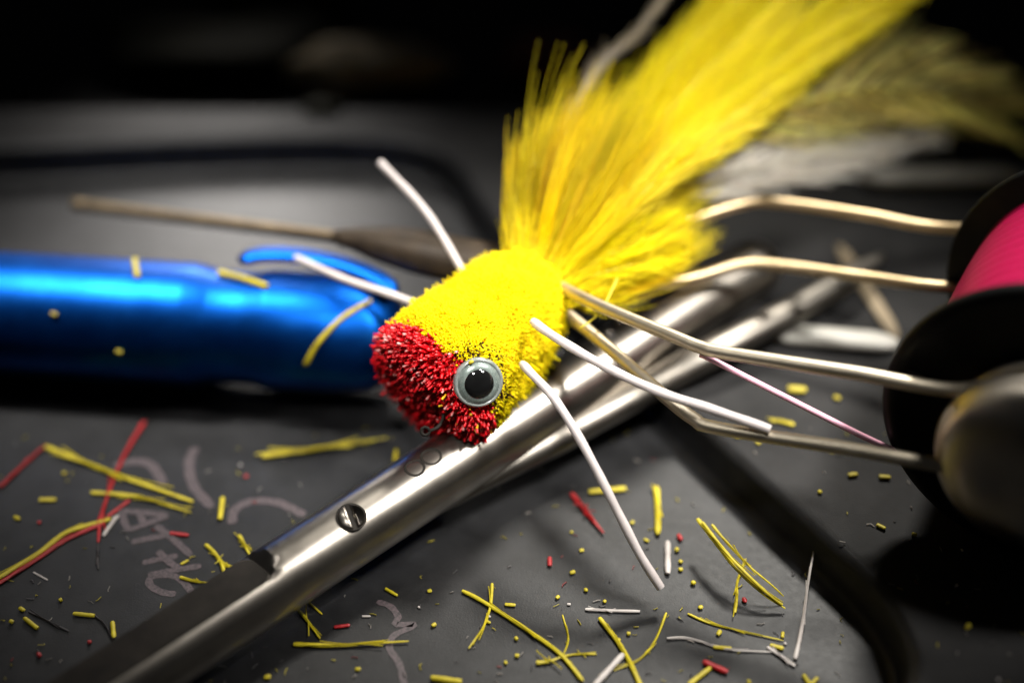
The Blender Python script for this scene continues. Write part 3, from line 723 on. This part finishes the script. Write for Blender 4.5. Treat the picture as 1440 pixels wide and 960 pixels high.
# ================================================================== CLIPPINGS
COLN = {'y': 'yellow', 'r': 'red', 'w': 'white', 'd': 'dark'}
ZF, ZT = .0, TOP
def clip(pts, c, w, label, zb=ZF, lift=None, group=None, name='hair_clipping', end=1.0):
    """a cut strand lying on the mat: pts are sight lines, w its width in pixels of the photograph"""
    n = max(6, 7*len(pts)); px0 = pts[0]
    dep = np.linalg.norm(P(*pts[0], zb) - C0); r = max(.012, (.40 if pts[0][1] < 760 and zb == ZF else .46)*w/FOC*dep)
    if len(pts) == 1:
        a = random.uniform(0, 3.14); e = .42*w*random.uniform(.7, 1.5)
        pts = [(px0[0] - e*math.cos(a), px0[1] - e*math.sin(a)*.7), (px0[0] + e*math.cos(a), px0[1] + e*math.sin(a)*.7)]
    lift = lift or [0]*len(pts)
    q = spline([P(x, y, zb + r*.9 + l) for (x, y), l in zip(pts, lift)], n)
    rr = r*(.92 + .05*np.sin(np.arange(n)*.9 + random.random()*6) + .03*np.sin(np.arange(n)*2.3 + random.random()*6))
    rr[0] *= .75; rr[-1] *= random.uniform(.45, .9); rr[-2] *= .92; rr = rr*np.linspace(1, end, n)
    if len(pts) > 2 and random.random() < .6: rr = rr*np.linspace(1, random.uniform(.3, .6), n)
    Vc, Fc = tube(q, rr*.92, 7, flat=random.uniform(.5, .8))
    if len(pts) > 2:
        for _ in range(3):                                      # hairs that split off the strand
            a_ = random.randrange(0, n//2); b_ = random.randrange(n//2 + 2, n + 1); h_ = q[a_:b_].copy(); u_ = np.linspace(-1, 1, len(h_))[:, None]
            h_ += np.array([random.gauss(0, 1), random.gauss(0, 1), 0])*r*1.5*np.abs(u_)**1.5*np.sign(u_) + np.array([0, 0, r*.5])
            v_, f_ = tube(h_, max(.006, r*.22), 4); k_ = len(Vc); Vc = np.vstack([Vc, v_]); Fc = Fc + [tuple(x_ + k_ for x_ in w_) for w_ in f_]
    o = mk(name, Vc, Fc, COLN[c]); o.data.set_sharp_from_angle(angle=R(58)); tag(o, label, 'clipping', group)
    return
G = 'hair clippings scattered on the mat'
L = [  # left of the forceps
 ([(0, 684), (30, 656), (62, 628)], 'r', 10, 'dark red strand running off the left edge above the crossed yellow strands'),
 ([(63, 627), (120, 650), (178, 672), (272, 705)], 'y', 12, 'longest yellow strand left of the forceps, lying over the red strand'),
 ([(128, 692), (190, 697), (228, 708), (269, 720)], 'y', 10, 'yellow strand just below and parallel to the longest one at left'),
 ([(203, 592), (180, 630), (160, 672), (142, 728), (138, 762)], 'r', 9, 'upright dark red strand passing under the yellow strands at left'),
 ([(150, 727), (182, 703)], 'r', 7, 'short dark red sliver beside the upright red strand'),
 ([(139, 762), (137, 780), (138, 800)], 'd', 4, 'short black thread below the upright red strand'),
 ([(-12, 818), (51, 779), (95, 748), (156, 729)], 'y', 9, 'yellow strand twisted along a red one at the left edge'),
 ([(-12, 826), (51, 786), (95, 757), (148, 734)], 'r', 8, 'red strand twisted along a yellow one at the left edge'),
 ([(145, 753), (155, 738), (166, 724)], 'w', 7, 'short white sliver at the end of the twisted red and yellow pair'),
 ([(55, 702), (79, 702)], 'y', 10, 'stubby yellow clipping above the twisted pair at left'),
 ([(313, 699), (309, 730)], 'y', 10, 'upright yellow stub between the two curved printed lines'),
 ([(239, 749), (265, 752)], 'r', 8, 'red stub lying next to the printed letters'),
 ([(368, 640), (440, 631), (528, 619)], 'y', 16, 'thick blurred yellow strand on the tray floor left of the red face'),
 ([(289, 765), (300, 775), (311, 791), (316, 808)], 'y', 7, 'bent yellow strand of the knot touching the dark end of the forceps'),
 ([(311, 790), (322, 796), (335, 800)], 'y', 7, 'short side piece of the yellow knot at the dark end of the forceps'),
 ([(336, 752), (345, 768), (354, 784)], 'y', 9, 'slanting yellow clipping touching the upper edge of the forceps'),
 ([(354, 782), (376, 769)], 'y', 6, 'thin yellow clipping leaning on the upper edge of the forceps'),
 ([(253, 811), (275, 817), (299, 820)], 'y', 7, 'yellow strand lying over the last printed letter'),
 ([(254, 793), (265, 787)], 'y', 5, 'small yellow clipping on the third printed letter'),
 ([(103, 862), (133, 865)], 'y', 8, 'yellow stub attached to a black thread at lower left'),
 ([(133, 865), (147, 878), (158, 897)], 'd', 4, 'black thread between two yellow stubs at lower left'),
 ([(158, 873), (160, 896)], 'y', 8, 'upright yellow stub at the end of the black thread at lower left'),
 ([(34, 868), (53, 883)], 'y', 8, 'slanted yellow stub near the lower left corner'),
 ([(40, 859), (70, 874), (97, 887)], 'd', 4, 'longer black thread right of the slanted yellow stub at lower left'),
 ([(47, 804), (67, 815)], 'w', 3, 'thin grey bristle at the left below the twisted pair'),
 # between the forceps and the bottom edge
 ([(413, 905), (470, 907), (520, 904), (575, 901)], 'y', 9, 'straight level yellow strand below the forceps near the bottom edge'),
 ([(470, 881), (492, 878)], 'r', 7, 'red stub just above the straight level yellow strand'),
 ([(420, 857), (436, 877), (450, 897)], 'y', 7, 'yellow strand in the shadow of the forceps above the level strand'),
 ([(433, 845), (453, 863)], 'y', 4, 'faint yellow sliver in the forceps shadow'),
 ([(557, 633), (556, 648)], 'y', 8, 'small upright yellow clipping stuck at the edge of the forceps under the red face'),
 ([(542, 827), (559, 837)], 'y', 6, 'short yellow clipping at the edge of the forceps shadow'),
 ([(509, 866), (521, 866)], 'w', 4, 'tiny white stub right of the red stub below the forceps'),
 ([(692, 820), (690, 849), (680, 880), (659, 911)], 'y', 6, 'thin curved yellow strand crossing the top of the long diagonal one'),
 ([(650, 830), (672, 841), (711, 865), (750, 891), (789, 920), (820, 957)], 'y', 8, 'long diagonal yellow strand reaching the bottom edge at the middle'),
 ([(754, 931), (772, 929), (789, 923)], 'y', 9, 'stubby yellow clipping crossing the long diagonal strand'),
 ([(789, 922), (815, 919), (839, 919)], 'y', 4, 'thin yellow sliver right of the long diagonal strand'),
 ([(791, 864), (799, 896), (793, 919)], 'y', 3, 'hair thin upright yellow strand above the long diagonal one'),
 ([(710, 849), (725, 850)], 'y', 7, 'yellow stub right beside the crossing of two yellow strands'),
 ([(606, 952), (649, 958)], 'y', 11, 'thick yellow clipping cut by the bottom edge left of the middle'),
 ([(804, 693), (827, 722), (849, 749)], 'r', 13, 'thick red strand on the tray floor left of the front rubber leg'),
 ([(773, 783), (773, 795)], 'r', 8, 'red stub between the forceps shadow and the front rubber leg'),
 ([(923, 684), (925, 715), (925, 751)], 'y', 13, 'thick upright yellow strand right of the front rubber leg'),
 ([(828, 691), (880, 686)], 'y', 12, 'blurred yellow clipping above the thick red strand'),
 ([(939, 761), (939, 806)], 'w', 11, 'upright white stub right of the tip of the front rubber leg'),
 ([(823, 856), (860, 858), (900, 859)], 'w', 6, 'level white strand left below the tip of the front rubber leg'),
 ([(843, 868), (867, 899), (886, 931), (902, 966)], 'y', 9, 'thick curved yellow strand reaching the bottom edge below the level white strand'),
 ([(937, 861), (921, 900), (898, 927), (863, 942)], 'y', 5, 'thin arched yellow strand right of the thick curved one at the bottom'),
 ([(876, 919), (834, 965)], 'w', 11, 'white strand slanting to the bottom edge under the thick curved yellow one'),
 ([(1033, 861), (1036, 838), (1037, 817), (1049, 785)], 'y', 7, 'thin yellow strand crossing under the raised yellow bundle'),
 ([(967, 862), (1000, 876), (1061, 891), (1102, 900)], 'y', 5, 'long thin yellow strand above the white bristles at lower right'),
 ([(938, 897), (960, 896), (981, 900), (1021, 912), (1085, 916)], 'w', 6, 'long white bristle with a yellow stub on it at lower right'),
 ([(1003, 909), (1029, 911)], 'y', 7, 'yellow stub lying on the long white bristle'),
 ([(1083, 906), (1102, 911)], 'y', 8, 'yellow stub at the corner where two white bristles meet'),
 ([(1079, 909), (1098, 922), (1118, 936)], 'w', 7, 'short white bristle slanting to the foot of the upright one'),
 ([(989, 929), (1023, 944)], 'r', 11, 'red clipping near the bottom edge touching a yellow one'),
 ([(968, 962), (999, 938)], 'y', 9, 'yellow clipping slanting from the bottom edge to the red one'),
 ([(1130, 948), (1139, 962)], 'y', 8, 'yellow clipping at the bottom edge below the upright white bristle'),
 ([(1139, 962), (1150, 952)], 'y', 7, 'folded yellow clipping at the bottom edge right of the upright white bristle'),
 ([(1101, 888), (1100, 896)], 'y', 6, 'tiny yellow clipping at the right end of the long thin yellow strand'),
]
for pts, c, w, lab in L: clip(pts, c, w, lab)
# raised strands of the yellow bundle, and the upright white bristle
clip([(981, 729), (1006, 762), (1033, 797), (1070, 832), (1104, 855)], 'y', 10, 'front strand of the raised yellow bundle inside the tray corner', lift=[.42, .40, .3, .16, .02])
clip([(1001, 737), (1020, 760), (1053, 795), (1085, 822), (1102, 838)], 'y', 7, 'back strand of the raised yellow bundle inside the tray corner', lift=[.50, .46, .34, .18, .06])
clip([(988, 734), (1016, 770), (1045, 802), (1075, 830), (1100, 850)], 'y', 7, 'middle strand of the raised yellow bundle inside the tray corner', lift=[.46, .45, .35, .2, .07])
clip([(1118, 926), (1124, 900), (1130, 866), (1138, 809), (1149, 751)], 'w', 8, 'long upright white bristle in the shadow of the tray rim', lift=[0, .02, .05, .16, .30], end=.35)
# on the upper face of the mat
TPL = [([(1108, 546), (1134, 548)], 'y', 15, 'blurred yellow clipping above the pink thread between the wires'),
       ([(1083, 590), (1100, 592), (1117, 597)], 'y', 9, 'yellow sliver hidden behind the lower near wire'),
       ([(1233, 737), (1245, 743)], 'y', 8, 'flat yellow clipping in the spool shadow on the mat'),
       ([(1236, 670), (1252, 671)], 'y', 9, 'yellow clipping at the foot of the spool'),
       ([(1193, 668), (1206, 666)], 'y', 9, 'yellow clipping on the mat left of the foot of the spool')]
for pts, c, w, lab in TPL: clip(pts, c, w, lab, zb=ZT)
def specks(items, c, w, group, zb=ZF):
    for p, lab in items: clip([p], c, w*random.uniform(.85, 1.15), lab, zb=zb, group=group)
specks([((24, 728), 'yellow speck above the twisted red and yellow pair, near the left edge'), ((85, 843), 'yellow speck above the stub that is tied to a black thread'),
        ((16, 873), 'yellow speck closest to the left edge, beside the slanted stub'), ((31, 856), 'yellow speck just above the slanted yellow stub at lower left'),
        ((376, 951), 'yellow speck on the tray right below the dark end of the forceps'), ((90, 665), 'blurred yellow speck between the red and the longest yellow strand at left')],
       'y', 8, 'yellow specks left of the forceps')
specks([((126, 902), 'dark red speck below the yellow stub of the black thread'), ((55, 920), 'dark red speck nearest the lower left corner'),
        ((55, 734), 'dark red speck above the twisted red and yellow pair'), ((346, 669), 'orange red speck under the thick blurred yellow strand')],
       'r', 8, 'red specks left of the forceps')
specks([((604, 830), 'slanted yellow speck at the rim of the forceps shadow'), ((726, 897), 'yellow speck left of the long diagonal strand, upper of a column of three'),
        ((727, 921), 'yellow speck left of the long diagonal strand, middle of a column of three'), ((711, 931), 'yellow speck left of the long diagonal strand, lowest of a column of three'),
        ((610, 878), 'yellow speck beside the squiggly printed line'), ((687, 874), 'yellow speck touching the thin curved strand'),
        ((503, 940), 'yellow speck under the straight level strand'), ((784, 839), 'yellow speck below the red stub left of the front leg'),
        ((805, 804), 'bright yellow speck below right of the red stub'), ((850, 845), 'yellow speck above the level white strand'),
        ((824, 829), 'pale yellow speck left of the end of the front rubber leg'), ((884, 890), 'yellow speck between the thick curved strand and the thin arched one'),
        ((804, 748), 'blurred yellow speck left of the lower end of the thick red strand'), ((818, 773), 'faint yellow speck below the thick red strand'),
        ((870, 899), 'yellow speck touching the thick curved strand at the bottom')],
       'y', 7, 'yellow specks in the middle of the tray')
specks([((889, 734), 'yellow speck touching the middle of the front rubber leg'), ((909, 759), 'yellow speck under the thick upright yellow strand'),
        ((957, 789), 'yellow speck right of the upright white stub, upper of two'), ((957, 800), 'yellow speck right of the upright white stub, lower of two'),
        ((975, 819), 'yellow speck left of the raised yellow bundle'), ((985, 853), 'yellow speck above the long thin yellow strand'),
        ((1011, 889), 'yellow speck between the long thin strand and the stub on the white bristle'), ((1053, 958), 'yellow speck at the bottom edge right of the red clipping'),
        ((952, 772), 'yellow speck beside the small red speck')],
       'y', 8, 'yellow specks at the right of the tray')
specks([((956, 755), 'small red speck above right of the upright white stub'), ((1047, 843), 'small red speck in the shadow of the raised yellow bundle')],
       'r', 9, 'red specks at the right of the tray')
specks([((338, 653), 'white speck above the orange red speck at left'), ((589, 853), 'pale speck above the squiggly printed line'), ((1104, 904), 'bright white grain where two white bristles meet'),
        ((800, 849), 'pale speck left of the level white strand'), ((688, 866), 'pale speck on the thin curved yellow strand')],
       'w', 5, 'white specks on the tray floor')
specks([((1153, 691), 'small yellow speck on the raised mat close to the tray rim'), ((1286, 751), 'small yellow speck on the raised mat under the spool foot'),
        ((1361, 880), 'yellow speck alone on the dark raised mat at lower right'), ((1177, 559), 'blurred yellow speck between the pink thread and the upper near wire'),
        ((1037, 613), 'yellow speck left under the lower near wire'), ((1066, 622), 'yellow speck below the end of the resting white leg')],
       'y', 8, 'yellow specks on the raised mat', zb=ZT)
specks([((1345, 823), 'pale grain lower right of the spool foot, lower of two'), ((1353, 773), 'pale grain lower right of the spool foot, upper of two'),
        ((1404, 955), 'pale grain near the lower right corner')], 'w', 4, 'pale specks on the raised mat', zb=ZT)
# on the blue handle: seat each clipping on the handle itself
bh = bpy.data.objects['handle']; bvh_b = BVHTree.FromPolygons([Vector(v) for v in sh_world(bh)], [tuple(q.vertices) for q in bh.data.polygons])
def on_handle(pts, w, label, group=None):
    r = .42*w/FOC*18.3; q = []
    for x, y in spline([(a_, b_, 0) for a_, b_ in pts], 9)[:, :2]:
        h = bvh_b.ray_cast(Vector(C0), Vector(W(x, y, 1) - C0).normalized())
        if h[0]: q.append(np.array(h[0]) + np.array(h[1])*r*.55)
    q = spline(q, 24); tag(mk('hair_clipping', *tube(q, r, 7), 'yellow'), label, 'clipping', group)
on_handle([(308, 386), (342, 394), (376, 405)], 12, 'yellow clipping lying along the top of the blue handle')
on_handle([(190, 368), (194, 392)], 11, 'short upright yellow clipping on the blue handle')
on_handle([(520, 424), (478, 450), (446, 484), (430, 512)], 9, 'curved yellow strand hanging down the blue handle beside the fly')
for x, y, l in ((77, 441, 'upper left of the two'), (168, 493, 'lower right of the two')): on_handle([(x - 4, y), (x + 4, y + 2)], 8, 'tiny yellow speck on the side of the blue handle, ' + l, 'yellow specks on the blue handle')

# fine dust of cut hair over the tray
def dust():
    N = 300; px = rng.random(N)*1500 - 30; py = 600 + 380*rng.random(N); Pa = []
    for x, y in zip(px, py):
        zz = TOP if x > 1040 + (y - 620)*.95 else 0.0
        c = P(x, y, zz + .012); a = rng.random()*6.28; l = .012 + .035*rng.random(); b = rng.normal(0, .012, 2)
        d = np.array([math.cos(a), math.sin(a), 0])
        Pa.append([c - d*l, c + np.array([b[0], b[1], .006]), c + d*l])
    tint = np.array([(.20, .18, .16), (.28, .23, .01), (.05, .045, .045), (.15, .01, .01)])[rng.choice(4, N, p=[.35, .33, .25, .07])]
    V, F, T = strands(np.array(Pa), np.repeat((.004 + .005*rng.random(N))[:, None], 3, 1), 3, tint)
    tag(mk('hair_dust', V, F, 'bristle', tint=T), 'fine dust of cut hairs sprinkled over the tray floor', 'dust', kind='stuff')
dust()
